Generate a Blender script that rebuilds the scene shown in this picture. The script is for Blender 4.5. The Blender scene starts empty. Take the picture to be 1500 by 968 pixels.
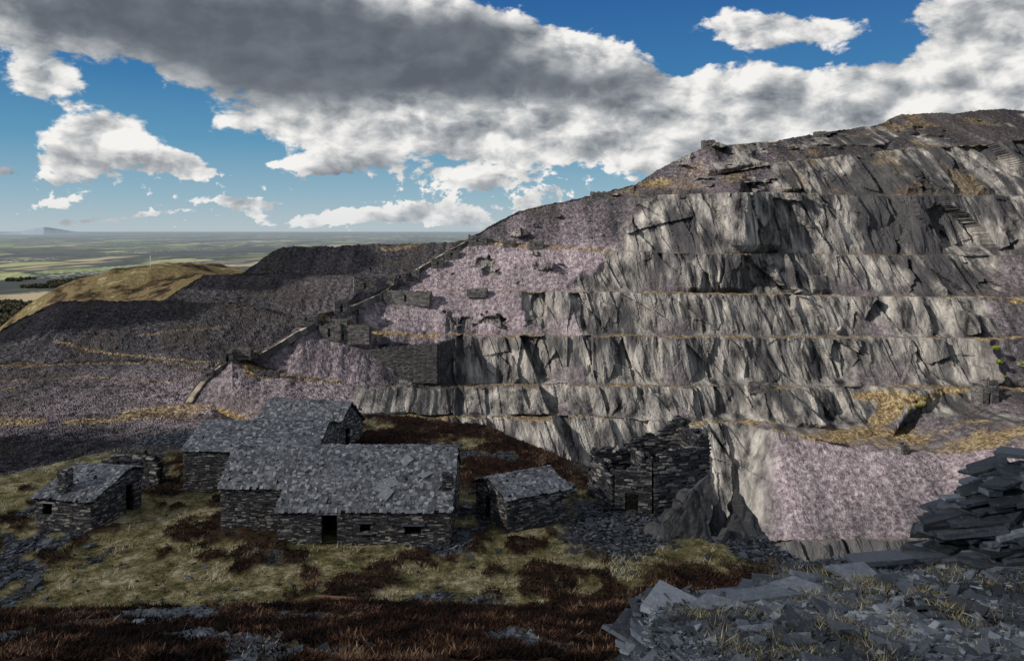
import bpy, math, numpy as np
from mathutils import Vector
from mathutils.bvhtree import BVHTree
rng=np.random.default_rng(7)
F=1167.0; CX=750.0; HZ=335.0
S=np.array([-0.80,-0.40,0.46]); S=S/np.linalg.norm(S)
scene=bpy.context.scene
# ---------------------------------------------------------------- noise
def _h(x,y,z,seed):
    h=(x.astype(np.int64)*374761393+y.astype(np.int64)*668265263+z.astype(np.int64)*2147483647+seed*1274126177)&0xffffffff
    h=((h^(h>>13))*1274126177)&0xffffffff
    h=((h^(h>>16))*2246822519)&0xffffffff
    h=h^(h>>15)
    return (h&0xffffff)/float(0xffffff)
def vn(x,y,z=None,seed=0):
    if z is None: z=np.zeros_like(x)
    xi=np.floor(x);yi=np.floor(y);zi=np.floor(z)
    fx=x-xi;fy=y-yi;fz=z-zi
    fx=fx*fx*(3-2*fx);fy=fy*fy*(3-2*fy);fz=fz*fz*(3-2*fz)
    r=0
    for a in (0,1):
        for b in (0,1):
            for c in (0,1):
                w=(fx if a else 1-fx)*(fy if b else 1-fy)*(fz if c else 1-fz)
                r=r+w*_h(xi+a,yi+b,zi+c,seed)
    return r
def fbm(x,y,z=None,o=4,seed=0):
    r=0;a=1;s=0
    for i in range(o):
        r=r+a*vn(x*2**i,y*2**i,None if z is None else z*2**i,seed+i); s+=a; a*=0.5
    return r/s-0.5
def facet(u,v,seed=0,tilt=0.8):
    ui=np.floor(u);vi=np.floor(v)
    best=np.full(u.shape,1e9);bx=np.zeros(u.shape);by=np.zeros(u.shape);bi=np.zeros(u.shape);bj=np.zeros(u.shape)
    zz=np.zeros(u.shape)
    for a in(-1,0,1):
        for b in(-1,0,1):
            cx=ui+a;cy=vi+b
            px=cx+_h(cx,cy,zz,seed);py=cy+_h(cx,cy,zz,seed+1)
            d=(u-px)**2+(v-py)**2
            m=d<best
            best=np.where(m,d,best);bx=np.where(m,u-px,bx);by=np.where(m,v-py,by);bi=np.where(m,cx,bi);bj=np.where(m,cy,bj)
    r0=_h(bi,bj,zz,seed+2)-0.5
    ta=_h(bi,bj,zz,seed+3)-0.5;tb=_h(bi,bj,zz,seed+4)-0.5
    return r0+tilt*(2*ta*bx+1.2*tb*by)
def sst(a,b,x):
    t=np.clip((x-a)/(b-a),0,1); return t*t*(3-2*t)
# ---------------------------------------------------------------- mesh helpers
def link(o): scene.collection.objects.link(o); return o
def mk(name,V,Fq,mat,attrs=None,parent=None,smooth=False):
    V=np.asarray(V,dtype=np.float32); Fq=np.asarray(Fq,dtype=np.int32)
    me=bpy.data.meshes.new(name); n=Fq.shape[1]
    me.vertices.add(len(V)); me.vertices.foreach_set('co',V.ravel())
    me.loops.add(Fq.size); me.loops.foreach_set('vertex_index',Fq.ravel())
    me.polygons.add(len(Fq)); me.polygons.foreach_set('loop_start',np.arange(len(Fq),dtype=np.int32)*n)
    try: me.polygons.foreach_set('loop_total',np.full(len(Fq),n,dtype=np.int32))
    except Exception: pass
    me.update(calc_edges=True); me.validate()
    me.polygons.foreach_set('use_smooth',np.full(len(me.polygons),smooth))
    if attrs:
        for k,a in attrs.items():
            a=np.asarray(a,dtype=np.float32)
            if a.ndim==1:
                at=me.attributes.new(k,'FLOAT','POINT'); at.data.foreach_set('value',a)
            else:
                at=me.attributes.new(k,'FLOAT_COLOR','POINT'); at.data.foreach_set('color',a.ravel())
    me.materials.append(mat)
    o=link(bpy.data.objects.new(name,me))
    if parent is not None: o.parent=parent
    return o
def gridfaces(r,c):
    i=np.arange(r*c).reshape(r,c)
    return np.stack([i[:-1,:-1],i[:-1,1:],i[1:,1:],i[1:,:-1]],-1).reshape(-1,4)
BF=np.array([[0,3,2,1],[4,5,6,7],[0,1,5,4],[1,2,6,5],[2,3,7,6],[3,0,4,7]])
BC=np.array([[-1,-1,-1],[1,-1,-1],[1,1,-1],[-1,1,-1],[-1,-1,1],[1,-1,1],[1,1,1],[-1,1,1]],float)
class Boxes:
    def __init__(s): s.V=[];s.R=[]
    def add(s,c,h,ax=None,jit=0.0,rnd=None,jz=None):
        """c (n,3) centres, h (n,3) half sizes, ax (n,3,3) rows=axes"""
        c=np.atleast_2d(c).astype(float);h=np.atleast_2d(h).astype(float);n=len(c)
        if len(h)==1 and n>1:h=np.repeat(h,n,0)
        if ax is None: ax=np.repeat(np.eye(3)[None],n,0)
        ax=np.asarray(ax); 
        if ax.ndim==2: ax=np.repeat(ax[None],n,0)
        loc=BC[None]*h[:,None,:]
        if jit>0:
            j=(rng.random((n,4,2))-0.5)*2*jit
            j=np.concatenate([j,j+ (rng.random((n,4,2))-0.5)*jit*0.5],1)
            loc[:,:,:2]+=j*h[:,None,:2]
            loc[:,:,2]+=(rng.random((n,8))-0.5)*(jz if jz is not None else jit)*h[:,None,2]
        v=np.einsum('nij,njk->nik',loc,ax)+c[:,None,:]
        s.V.append(v.reshape(-1,3))
        if rnd is None: rnd=rng.random(n)
        s.R.append(np.repeat(rnd,8))
    def obj(s,name,mat,parent=None):
        V=np.concatenate(s.V);R=np.concatenate(s.R);n=len(V)//8
        Fq=(BF[None]+8*np.arange(n)[:,None,None]).reshape(-1,4)
        return mk(name,V,Fq,mat,{'rnd':R},parent)
def rotz(a):
    return np.array([[math.cos(a),math.sin(a),0],[-math.sin(a),math.cos(a),0],[0,0,1]])
def randax(n,tilt,base=None):
    a=rng.random(n)*6.283; t1=rng.normal(0,tilt,n); t2=rng.normal(0,tilt,n)
    up=np.stack([t1,t2,np.ones(n)],-1)
    if base is not None: up=up+base
    up/=np.linalg.norm(up,axis=1)[:,None]
    x=np.stack([np.cos(a),np.sin(a),np.zeros(n)],-1)
    x=x-up*np.sum(x*up,1)[:,None]; x/=np.linalg.norm(x,axis=1)[:,None]
    y=np.cross(up,x)
    return np.stack([x,y,up],1)
def empty(name,loc=(0,0,0)):
    e=bpy.data.objects.new(name,None); e.location=loc; link(e); return e
# ---------------------------------------------------------------- materials
class NT:
    def __init__(s,nt): s.nt=nt;s.n=nt.nodes;s.l=nt.links
    def new(s,t,**k):
        nd=s.n.new(t)
        for a,b in k.items(): setattr(nd,a,b)
        return nd
    def put(s,sock,v):
        if isinstance(v,bpy.types.NodeSocket): s.l.new(v,sock)
        elif v is not None:
            try: sock.default_value=v
            except Exception: sock.default_value=tuple(v)+(1,)
    def m(s,op,a,b=None,c=None,clamp=False):
        nd=s.new('ShaderNodeMath',operation=op,use_clamp=clamp)
        s.put(nd.inputs[0],a)
        if b is not None:s.put(nd.inputs[1],b)
        if c is not None:s.put(nd.inputs[2],c)
        return nd.outputs[0]
    def vm(s,op,a,b=None):
        nd=s.new('ShaderNodeVectorMath',operation=op)
        s.put(nd.inputs[0],a)
        if b is not None:s.put(nd.inputs[1],b)
        return nd.outputs['Value'] if op in('LENGTH','DOT_PRODUCT') else nd.outputs[0]
    def mix(s,f,a,b,bt='MIX'):
        nd=s.new('ShaderNodeMix',data_type='RGBA',blend_type=bt)
        s.put(nd.inputs[0],f);s.put(nd.inputs[6],a if isinstance(a,bpy.types.NodeSocket) else tuple(a)+(1,));s.put(nd.inputs[7],b if isinstance(b,bpy.types.NodeSocket) else tuple(b)+(1,))
        return nd.outputs[2]
    def rng(s,v,a,b,c=0.0,d=1.0,smooth=True):
        nd=s.new('ShaderNodeMapRange',interpolation_type='SMOOTHSTEP' if smooth else 'LINEAR')
        s.put(nd.inputs[0],v)
        for i,q in enumerate((a,b,c,d)): s.put(nd.inputs[i+1],q)
        return nd.outputs[0]
    def noise(s,vec,scale,detail=5,rough=0.55,dist=0.0,col=False):
        nd=s.new('ShaderNodeTexNoise')
        s.put(nd.inputs['Vector'],vec);nd.inputs['Scale'].default_value=scale;nd.inputs['Detail'].default_value=detail
        nd.inputs['Roughness'].default_value=rough;nd.inputs['Distortion'].default_value=dist
        return nd.outputs['Color'] if col else nd.outputs['Fac']
    def voro(s,vec,scale,feat='F1',out='Distance'):
        nd=s.new('ShaderNodeTexVoronoi',feature=feat);s.put(nd.inputs['Vector'],vec);nd.inputs['Scale'].default_value=scale
        return nd.outputs[out]
    def ramp(s,f,stops):
        nd=s.new('ShaderNodeValToRGB');s.put(nd.inputs[0],f);cr=nd.color_ramp
        while len(cr.elements)<len(stops):cr.elements.new(0.5)
        for e,(p,c) in zip(cr.elements,stops): e.position=p;e.color=tuple(c)+(1,)
        return nd.outputs[0]
    def mapping(s,vec,scale=(1,1,1),rot=(0,0,0)):
        nd=s.new('ShaderNodeMapping');s.put(nd.inputs[0],vec);nd.inputs['Scale'].default_value=scale;nd.inputs['Rotation'].default_value=rot
        return nd.outputs[0]
def material(name,rough=0.9,spec=0.3):
    mt=bpy.data.materials.new(name);mt.use_nodes=True;t=NT(mt.node_tree)
    b=t.n['Principled BSDF'];b.inputs['Roughness'].default_value=rough;b.inputs['Specular IOR Level'].default_value=spec
    g=t.new('ShaderNodeNewGeometry')
    return mt,t,b,g.outputs['Position']
def bump(t,b,h,dist,strength=1.0):
    nd=t.new('ShaderNodeBump');nd.inputs['Strength'].default_value=strength;nd.inputs['Distance'].default_value=dist
    t.put(nd.inputs['Height'],h);t.l.new(nd.outputs[0],b.inputs['Normal'])
def attr(t,name,out='Color'):
    nd=t.new('ShaderNodeAttribute');nd.attribute_name=name;return nd.outputs[out]

# quarry rock / scree   (broad colour variation, incl. sunlit and shaded tone, is stored per vertex in attribute m: rock, tone, veg, stain)
mt_hill,t,b,P=material('quarry_rock_and_scree',0.95,0.0)
nd=t.new('ShaderNodeAttribute');nd.attribute_name='m'
sep=t.new('ShaderNodeSeparateColor');t.put(sep.inputs[0],nd.outputs['Color']);R_,G_,B_=sep.outputs[0],sep.outputs[1],sep.outputs[2];ST=nd.outputs['Alpha']
n1=t.noise(t.mapping(P,(0.17,0.10,0.024),(0,0.14,0)),1.0,5,0.66)
rock=t.ramp(n1,[(0.34,(0.026,0.0255,0.028)),(0.43,(0.112,0.108,0.106)),(0.53,(0.24,0.228,0.213)),(0.65,(0.43,0.405,0.37)),(0.75,(0.55,0.52,0.475))])
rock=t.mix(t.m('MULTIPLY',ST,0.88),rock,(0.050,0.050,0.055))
sp=t.noise(P,0.5,4,0.76)
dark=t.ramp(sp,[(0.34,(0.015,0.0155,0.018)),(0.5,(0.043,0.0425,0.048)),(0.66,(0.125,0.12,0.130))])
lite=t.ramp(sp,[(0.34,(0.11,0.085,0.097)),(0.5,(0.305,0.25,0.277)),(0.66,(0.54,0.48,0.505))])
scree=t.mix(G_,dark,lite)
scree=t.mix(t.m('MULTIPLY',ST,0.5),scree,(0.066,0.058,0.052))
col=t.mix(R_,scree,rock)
veg=t.ramp(sp,[(0.38,(0.075,0.052,0.032)),(0.5,(0.22,0.16,0.080)),(0.62,(0.46,0.37,0.22))])
col=t.mix(B_,col,veg)
t.l.new(col,b.inputs['Base Color'])
hh=t.noise(t.mapping(P,(0.9,0.7,0.30),(0,0.14,0)),1.0,4,0.72)
bump(t,b,hh,1.5,0.9)

# slate (buildings, rubble)
def slate(name,stops,lich=0.5,rough=0.55,nsc=6.0,bd=0.03,lcol=(0.36,0.36,0.31),rw=0.68):
    mt,t,b,P=material(name,rough,0.4)
    r=attr(t,'rnd','Fac')
    n=t.noise(P,nsc,4,0.72)
    f=t.m('ADD',t.m('MULTIPLY_ADD',r,rw,(0.68-rw)*0.5),t.m('MULTIPLY',n,0.45))
    c=t.ramp(f,stops)
    l=t.noise(P,nsc*0.8,4,0.8,col=True);ls=t.new('ShaderNodeSeparateColor');t.put(ls.inputs[0],l)
    c=t.mix(t.rng(ls.outputs[0],0.57,0.66,0,lich),c,lcol)
    c=t.mix(t.rng(ls.outputs[1],0.58,0.70,0,lich*0.8),c,(0.13,0.12,0.045))
    t.l.new(c,b.inputs['Base Color'])
    t.l.new(t.rng(n,0.3,0.7,rough-0.1,rough+0.25),b.inputs['Roughness'])
    bump(t,b,t.noise(P,nsc*3,3,0.75),bd,0.8)
    return mt
SL=[(0.15,(0.010,0.011,0.014)),(0.5,(0.038,0.040,0.046)),(0.76,(0.10,0.10,0.105)),(0.90,(0.42,0.385,0.34))]
SR=[(0.15,(0.020,0.023,0.030)),(0.5,(0.095,0.103,0.120)),(0.72,(0.20,0.212,0.235)),(0.86,(0.46,0.47,0.49))]
SF=[(0.15,(0.008,0.010,0.013)),(0.45,(0.034,0.040,0.051)),(0.70,(0.095,0.111,0.138)),(0.92,(0.30,0.33,0.37))]
mt_wall=slate('dry_stone_slate',SL,0.35,0.8)
mt_roof=slate('roof_slate',SR,0.40,0.55,7.0,0.03,(0.36,0.36,0.31),0.48)
mt_frag=slate('slate_fragments',SF,0.40,0.45,9,0.03,(0.22,0.245,0.20))
mt_far_stone=slate('weathered_stone',[(0.1,(0.025,0.024,0.026)),(0.5,(0.07,0.065,0.065)),(0.9,(0.17,0.16,0.15))],0.08,0.9,0.6,0.3)
mt_ret=slate('blackened_stone',[(0.1,(0.012,0.012,0.013)),(0.5,(0.034,0.033,0.035)),(0.9,(0.09,0.085,0.085))],0.05,0.9,0.6,0.3)
mt_incl=slate('incline_ballast',[(0.1,(0.13,0.11,0.085)),(0.5,(0.30,0.255,0.19)),(0.9,(0.48,0.43,0.34))],0.1,0.95,0.7,0.2)
mt_core,t,b,P=material('wall_core',0.95,0.1);b.inputs['Base Color'].default_value=(0.016,0.016,0.018,1)

# foreground ground
mt_gr,t,b,P=material('heath_ground_cover',0.95,0.1)
A=attr(t,'m');sep=t.new('ShaderNodeSeparateColor');t.put(sep.inputs[0],A);he,gr,gv=sep.outputs
n=t.noise(P,0.9,6,0.78);n3=t.noise(P,6,4,0.75);n4=t.noise(P,0.22,2,0.6)
grass=t.ramp(n,[(0.34,(0.035,0.034,0.014)),(0.45,(0.14,0.126,0.056)),(0.54,(0.29,0.248,0.13)),(0.64,(0.54,0.49,0.35))])
grass=t.mix(t.rng(n4,0.50,0.62,0,0.4),grass,(0.11,0.12,0.038))
hea=t.ramp(n3,[(0.3,(0.009,0.007,0.006)),(0.5,(0.032,0.018,0.013)),(0.7,(0.09,0.046,0.030))])
grav=t.ramp(t.voro(P,6,'F1','Color'),[(0.2,(0.012,0.014,0.017)),(0.6,(0.045,0.049,0.059)),(0.9,(0.15,0.16,0.18))])
c=t.mix(he,grass,hea);c=t.mix(gv,c,grav);t.l.new(c,b.inputs['Base Color'])
bump(t,b,n3,0.12,0.9)
def leafmat(name,stops):
    mt,t,b,P=material(name,0.85,0.1)
    t.l.new(t.ramp(attr(t,'rnd','Fac'),stops),b.inputs['Base Color']);return mt
mt_heath=leafmat('heather_stems',[(0.0,(0.009,0.007,0.006)),(0.5,(0.033,0.018,0.013)),(0.8,(0.10,0.048,0.030)),(1,(0.26,0.17,0.11))])
mt_blade=leafmat('grass_blades',[(0.0,(0.04,0.042,0.015)),(0.4,(0.15,0.137,0.056)),(0.7,(0.37,0.32,0.18)),(1,(0.68,0.62,0.47))])
mt_bush=leafmat('gorse_leaves',[(0.0,(0.03,0.045,0.01)),(0.5,(0.12,0.15,0.02)),(1,(0.35,0.35,0.05))])
mt_wood=leafmat('woodland_leaves',[(0.0,(0.012,0.016,0.009)),(0.6,(0.04,0.042,0.026)),(1,(0.09,0.08,0.05))])

# plain
mt_plain,t,b,P=material('lowland_fields',1.0,0.0)
Pw=t.vm('ADD',P,t.vm('MULTIPLY',t.vm('SUBTRACT',t.noise(P,0.0006,3,0.5,col=True),(0.5,0.5,0.5)),(900,900,0)))
mp=t.mapping(Pw,(0.0020,0.0009,0))
fc=t.voro(mp,1.0,'F1','Color');fs=t.new('ShaderNodeSeparateColor');t.put(fs.inputs[0],fc)
fld=t.ramp(fs.outputs[0],[(0.0,(0.05,0.06,0.03)),(0.3,(0.20,0.25,0.07)),(0.5,(0.36,0.39,0.13)),(0.7,(0.58,0.47,0.28)),(0.85,(0.11,0.095,0.06)),(1.0,(0.68,0.62,0.45))])
ed=t.voro(mp,1.0,'DISTANCE_TO_EDGE')
fld=t.mix(t.rng(ed,0.03,0.12,0.9,0),fld,(0.018,0.022,0.014))
fld=t.mix(t.rng(t.noise(t.mapping(P,(0.0006,0.00016,0)),1.0,6,0.75),0.48,0.54,0,0.92),fld,(0.030,0.033,0.024))
vw=t.voro(t.mapping(P,(0.02,0.02,0)),1.0,'F1');tw=t.noise(t.mapping(P,(0.0009,0.0003,0)),1.0,3,0.5)
fld=t.mix(t.m('MULTIPLY',t.rng(vw,0.34,0.22,0,1),t.rng(tw,0.53,0.60,0,0.9)),fld,(0.8,0.77,0.7))
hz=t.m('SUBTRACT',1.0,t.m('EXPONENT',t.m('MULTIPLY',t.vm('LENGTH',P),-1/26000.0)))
t.l.new(t.mix(hz,fld,(0.28,0.34,0.39)),b.inputs['Base Color'])  # distance haze painted into the field colour

mt_hl,t,b,P=material('hill_pasture',1.0,0.0)
nn=t.noise(P,0.014,8,0.75)
t.l.new(t.ramp(nn,[(0.38,(0.020,0.020,0.014)),(0.46,(0.080,0.060,0.036)),(0.51,(0.20,0.15,0.085)),(0.56,(0.10,0.095,0.04)),(0.63,(0.34,0.27,0.17))]),b.inputs['Base Color'])
bump(t,b,nn,14,0.8)
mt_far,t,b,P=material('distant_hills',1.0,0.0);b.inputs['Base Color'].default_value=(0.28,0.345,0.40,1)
def shade_cloudmat(name,f):
    mt,t,b,P=material(name,1.0,0.0);b.inputs['Base Color'].default_value=(0.85,0.86,0.88,1)
    tr=t.new('ShaderNodeBsdfTransparent');mx=t.new('ShaderNodeMixShader');mx.inputs[0].default_value=f
    t.l.new(tr.outputs[0],mx.inputs[1]);t.l.new(b.outputs[0],mx.inputs[2]);t.l.new(mx.outputs[0],t.n['Material Output'].inputs[0]);return mt
mt_shade_cloud=shade_cloudmat('shade_cloud_vapour',0.60);mt_shade_cloud2=shade_cloudmat('thin_shade_cloud_vapour',0.44)
mt_metal,t,b,P=material('painted_steel',0.5,0.5);b.inputs['Base Color'].default_value=(0.5,0.5,0.5,1)
mt_tim,t,b,P=material('weathered_timber',0.8,0.2);t.l.new(t.ramp(t.noise(t.mapping(P,(3,30,30)),1,4,0.6),[(0.35,(0.10,0.05,0.03)),(0.65,(0.34,0.20,0.13))]),b.inputs['Base Color'])

# ---------------------------------------------------------------- terraced sheets (line points: image pixel x, image pixel y, depth)
def lin(pts,x,i): 
    p=np.array(pts,float);return np.interp(x,p[:,0],p[:,i])
def terraces(x,lines,back):
    py=[];Y=[]
    for k,L in enumerate(lines):
        a=lin(L['p'],x,1);y=lin(L['p'],x,2)
        if k: a=a+2.5*fbm(x/25,np.zeros_like(x)+k*3.1,o=4,seed=310)
        if k:
            cl=a<py[-1]+1.5
            y=np.where(cl,Y[-1]-1,np.minimum(y,Y[-1]-1.5)); a=np.maximum(a,py[-1]+1.5)
        py.append(a);Y.append(y)
    pts=[];seg=[];tt=[];tr=[]
    def W(a,y): return np.stack([(x-CX)/F*y,y,(HZ-a)/F*y],-1)
    crest=[W(a,y) for a,y in zip(py,Y)]
    b0=crest[0]+np.array([0,back[0],back[1]])
    for t in np.linspace(0,1,8)[:-1]:
        pts.append(b0*(1-t)+crest[0]*t);seg.append(-1);tt.append(1.0-t);tr.append(0)
    for k in range(1,len(lines)):
        w=lin(lines[k]['w'],x,1)
        gap=py[k]-py[k-1]
        w=w*sst(3,14,gap)
        w=w*np.clip(0.9+1.3*fbm(x/60,np.zeros_like(x)+k*7.3,o=3,seed=300),0.3,1.5)
        bk=crest[k]+np.stack([0*w,w,0.02*w],-1)
        n=lines[k]['n']
        for t in np.linspace(0,1,n+1)[:-1]:
            pts.append(crest[k-1]*(1-t)+bk*t);seg.append(k-1);tt.append(t);tr.append(0)
        m=lines[k].get('nt',5)
        for t in np.linspace(0,1,m+1)[:-1]:
            pts.append(bk*(1-t)+crest[k]*t);seg.append(k-1);tt.append(1.0-t);tr.append(1 if t>0 else 0.5)
    pts.append(crest[-1]);seg.append(len(lines)-2);tt.append(1.0);tr.append(0)
    return np.array(pts),np.array(seg),np.array(tt),np.array(tr,float)
def pdist(px,py,poly):
    d=np.full(px.shape,1e9)
    for (x0,y0),(x1,y1) in zip(poly[:-1],poly[1:]):
        dx,dy=x1-x0,y1-y0;t=np.clip(((px-x0)*dx+(py-y0)*dy)/(dx*dx+dy*dy),0,1)
        d=np.minimum(d,np.hypot(px-x0-t*dx,py-y0-t*dy))
    return d
def L(p,w=((0,0),),n=60,nt=5): return dict(p=p,w=w,n=n,nt=nt)
lines=[
 L([(230,625,335),(255,610,345),(300,552,358),(345,514,368),(400,512,376),(440,464,388),(500,452,402),(540,412,425),(600,402,440),(680,352,465),(720,330,476),(760,310,485),(800,300,492),(850,290,500),(890,282,506),(930,270,512),(980,240,526),(1028,216,540),(1034,210,541),(1048,210,542),(1056,215,543),(1150,204,560),(1200,196,570),(1290,182,590),(1320,168,600),(1400,165,608),(1470,160,615),(1500,163,620),(1640,170,620)]),
 L([(900,200,520),(930,276,507),(1140,240,515),(1290,222,520),(1500,207,530),(1640,205,530)],[(1000,0),(1100,7),(1640,8)],60),
 L([(850,240,494),(870,290,490),(980,286,470),(1010,285,455),(1088,283,448),(1102,283,474),(1250,286,478),(1500,288,470),(1640,290,470)],[(860,3),(950,9),(1640,9)],55),
 L([(590,300,470),(680,354,462),(790,360,455),(900,368,447),(980,372,434),(1085,372,427),(1106,371,452),(1300,374,450),(1500,376,443),(1640,378,442)],[(600,3),(900,4),(930,0),(1095,0),(1115,9),(1640,9)],70),
 L([(480,400,410),(500,456,400),(560,430,425),(640,427,427),(820,428,424),(1000,430,418),(1200,433,427),(1500,437,418),(1640,440,416)],[(500,2),(800,4),(900,7),(1640,8)],60),
 L([(400,440,378),(440,468,383),(500,482,391),(540,487,399),(650,492,403),(700,493,410),(800,494,402),(900,494,396),(1100,495,398),(1250,495,408),(1430,497,396),(1640,500,390)],[(440,4),(600,6),(780,8),(1640,9)],60),
 L([(300,500,362),(345,532,360),(380,550,358),(430,556,358),(520,566,364),(640,566,384),(720,567,390),(900,569,378),(1280,570,383),(1500,574,376),(1640,576,370)],[(345,14),(440,8),(640,7),(800,9),(1640,9)],65),
 L([(230,628,325),(255,616,330),(300,606,332),(400,604,330),(530,608,342),(640,610,364),(870,615,364),(1090,625,363),(1140,634,345),(1250,650,340),(1380,668,335),(1500,650,320),(1640,640,300)],[(255,2),(510,2),(640,5),(1090,8),(1140,30),(1380,36),(1640,30)],55,14),
 L([(230,700,290),(500,760,315),(1000,790,344),(1120,795,322),(1160,790,315),(1380,785,300),(1640,785,270)],[(0,0)],90,2),
 L([(230,900,285),(500,900,310),(1000,900,334),(1120,900,312),(1160,900,305),(1380,900,290),(1640,900,262)],[(0,0)],40,2),
]
x=np.arange(232,1600,1.35)
pts,seg,tt,tr=terraces(x,lines,(60,-18))
nr,nc=pts.shape[:2];X,Y,Z=pts[...,0].copy(),pts[...,1].copy(),pts[...,2].copy()
PX=np.repeat(x[None],nr,0);PY=HZ-F*Z/Y
SEG=np.repeat(seg[:,None],nc,1);T=np.repeat(tt[:,None],nc,1);TR=np.repeat(tr[:,None],nc,1)
jb=fbm(X/18,Z/18,o=4,seed=50)*140
rock=np.zeros_like(X)
bd={-1:9999,0:9999,1:1135,2:965,3:905,4:770,5:640,6:520,7:-999,8:-999}
for k,bv in bd.items():
    bx=bv-55*T if k in(2,3) else bv
    m=sst(-18,18,PX+jb-bx)
    if k==7: m=sst(1150,1110,PX+jb*0.4)*sst(520,560,PX)
    if k==6: m=sst(-8,8,PX+jb*0.3-bx)
    rock=np.where(SEG==k,m,rock)
rock=np.where((SEG==0)|(SEG==-1),0.9*sst(0.04,0.14,fbm(X/22,Z/12,o=4,seed=60))*sst(900,1150,PX),rock)
rock*=1-0.95*sst(1440,1475,PX+jb*0.5)*(SEG>=3)*(SEG<8)
rock=np.maximum(rock,0.9*sst(0.13,0.19,fbm(X/13,Z/7,Y/25,o=4,seed=61))*(PX>520)*(SEG<7))
fan=sst(0.10,0.2,fbm(X/26,Z/200,o=3,seed=62)+0.12*(T-0.5))*sst(0.25,0.9,T)*(SEG>=3)*(SEG<7)*(PX>600)
rock=np.clip(rock*(1-0.75*fan),0,1)
wgt=np.minimum(1,(1-T)/0.15)
u=X+0.16*Z+6*fbm(X/20,Z/20,o=2,seed=63)
v=Z
disp=11*facet(u/36,v/60+X/90,3,0.9)+6.2*facet((u+3)/13,v/34,13,0.9)+2.3*facet(u/4.8,v/17,23,0.9)+0.6*facet(u/1.9,v/9,33,0.9)
disp+=9*fbm(X/70,Z/60,o=3,seed=5)+1.3*fbm(X/3,Z/12,o=4,seed=6)
sd=4*fbm(X/26,Z/22,Y/30,o=4,seed=8)+2.0*np.abs(fbm(X/9,Z/60,o=3,seed=18))*2
isl=(SEG>=0)
rub=(rng.random(X.shape)-0.5)
Y=Y-(disp*rock+sd*(1-rock)*0.8)*wgt*isl
Z=Z+(1-rock)*(fbm(X/2.2,Y/2.2,Z/2.2,o=3,seed=9)*1.6+rub*0.36+2.6*fbm(X/12,Y/12,Z/12,o=4,seed=19))+rock*(rub*0.22)
Z=Z+TR*fbm(X/5,Y/5,o=3,seed=12)*1.8
tone=0.10+0*X
tone+=0.66*sst(480,560,PX)*sst(960,860,PX)*sst(345,380,PY)*sst(520,470,PY)  # sunlit look of the centre scree put into its colour
tone+=0.62*sst(290,320,PX)*sst(600,480,PX)*(PY>462)  # spur lightened in albedo as if in sun
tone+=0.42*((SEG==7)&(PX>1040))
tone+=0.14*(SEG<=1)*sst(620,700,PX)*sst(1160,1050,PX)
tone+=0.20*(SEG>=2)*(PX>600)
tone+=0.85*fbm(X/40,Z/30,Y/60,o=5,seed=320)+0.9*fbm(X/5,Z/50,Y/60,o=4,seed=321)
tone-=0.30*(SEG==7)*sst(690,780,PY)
stain=sst(0.02,0.16,fbm(X/30,Z/26,o=5,seed=330)+0.5*fbm(X/4,Z/30,o=3,seed=331)-0.03+0.10*sst(1080,1180,PX)*(SEG<=3)-0.05*(SEG>=4))
stain=stain*(1-0.6*sst(480,540,PX)*sst(900,840,PX)*sst(345,380,PY)*sst(520,470,PY))
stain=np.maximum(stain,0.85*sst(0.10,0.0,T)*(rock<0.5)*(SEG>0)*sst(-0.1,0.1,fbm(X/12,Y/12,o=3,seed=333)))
stain=np.maximum(stain,0.9*(SEG==8))
veg=TR*sst(-0.10,0.07,fbm(X/14,Y/6,o=3,seed=70))*0.8
for poly,wd in [([(470,462),(500,470),(560,490)],4.5),([(345,520),(370,545),(395,550)],10),([(352,512),(400,520)],4),([(620,360),(700,356),(790,361),(900,368)],1.8),([(300,552),(262,600)],4),([(262,600),(330,605),(360,612)],9),([(545,488),(640,492)],2)]:
    veg=np.maximum(veg,sst(wd*1.25,wd*0.5,pdist(PX,PY,poly)+jb*0.015*wd))
for cx,cy,rx,ry in [(1340,585,75,9),(1325,600,14,26),(1300,640,110,10),(960,268,26,9),(1395,575,40,7),(1490,441,14,5)]:
    veg=np.maximum(veg,0.95*sst(1.1,0.6,np.hypot((PX-cx)/rx,(PY-cy)/ry)+jb*0.008))
veg=np.maximum(veg,0.40*(SEG<=1)*sst(0.05,0.18,fbm(X/20,Y/20,o=5,seed=71)))
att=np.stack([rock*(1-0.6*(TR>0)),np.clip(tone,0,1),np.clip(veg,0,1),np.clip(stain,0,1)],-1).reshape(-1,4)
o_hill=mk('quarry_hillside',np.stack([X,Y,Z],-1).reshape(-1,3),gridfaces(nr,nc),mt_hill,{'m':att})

# left waste tips
tl=[
 L([(-220,560,420),(-60,510,440),(0,487,455),(40,463,462),(75,446,468),(90,441,470),(240,440,485),(262,425,500),(300,402,520),(355,400,528),(385,380,545),(415,362,560),(600,357,565),(760,350,565)]),
 L([(250,300,520),(292,403,521),(530,405,510),(760,405,505)],[(290,3),(400,14),(760,14)],50),
 L([(-220,300,460),(85,430,468),(100,444,466),(320,446,468),(440,468,462),(760,475,455)],[(90,3),(240,10),(320,20),(760,20)],50),
 L([(-220,540,390),(0,536,396),(220,530,400),(300,542,395),(400,600,390),(760,640,380)],[(-220,8),(220,10),(300,4),(760,3)],60),
 L([(-220,578,350),(0,573,352),(200,566,356),(300,590,350),(400,650,345),(760,670,340)],[(-220,6),(220,8),(300,3),(760,3)],45),
 L([(-220,620,300),(0,614,303),(70,608,305),(300,616,300),(400,665,300),(760,690,300)],[(-220,6),(100,5),(300,10),(400,3),(760,3)],45),
 L([(-220,740,160),(0,720,165),(300,700,170),(760,760,170)],[(0,0)],110,2),
]
x=np.arange(-200,740,1.4)
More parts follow.
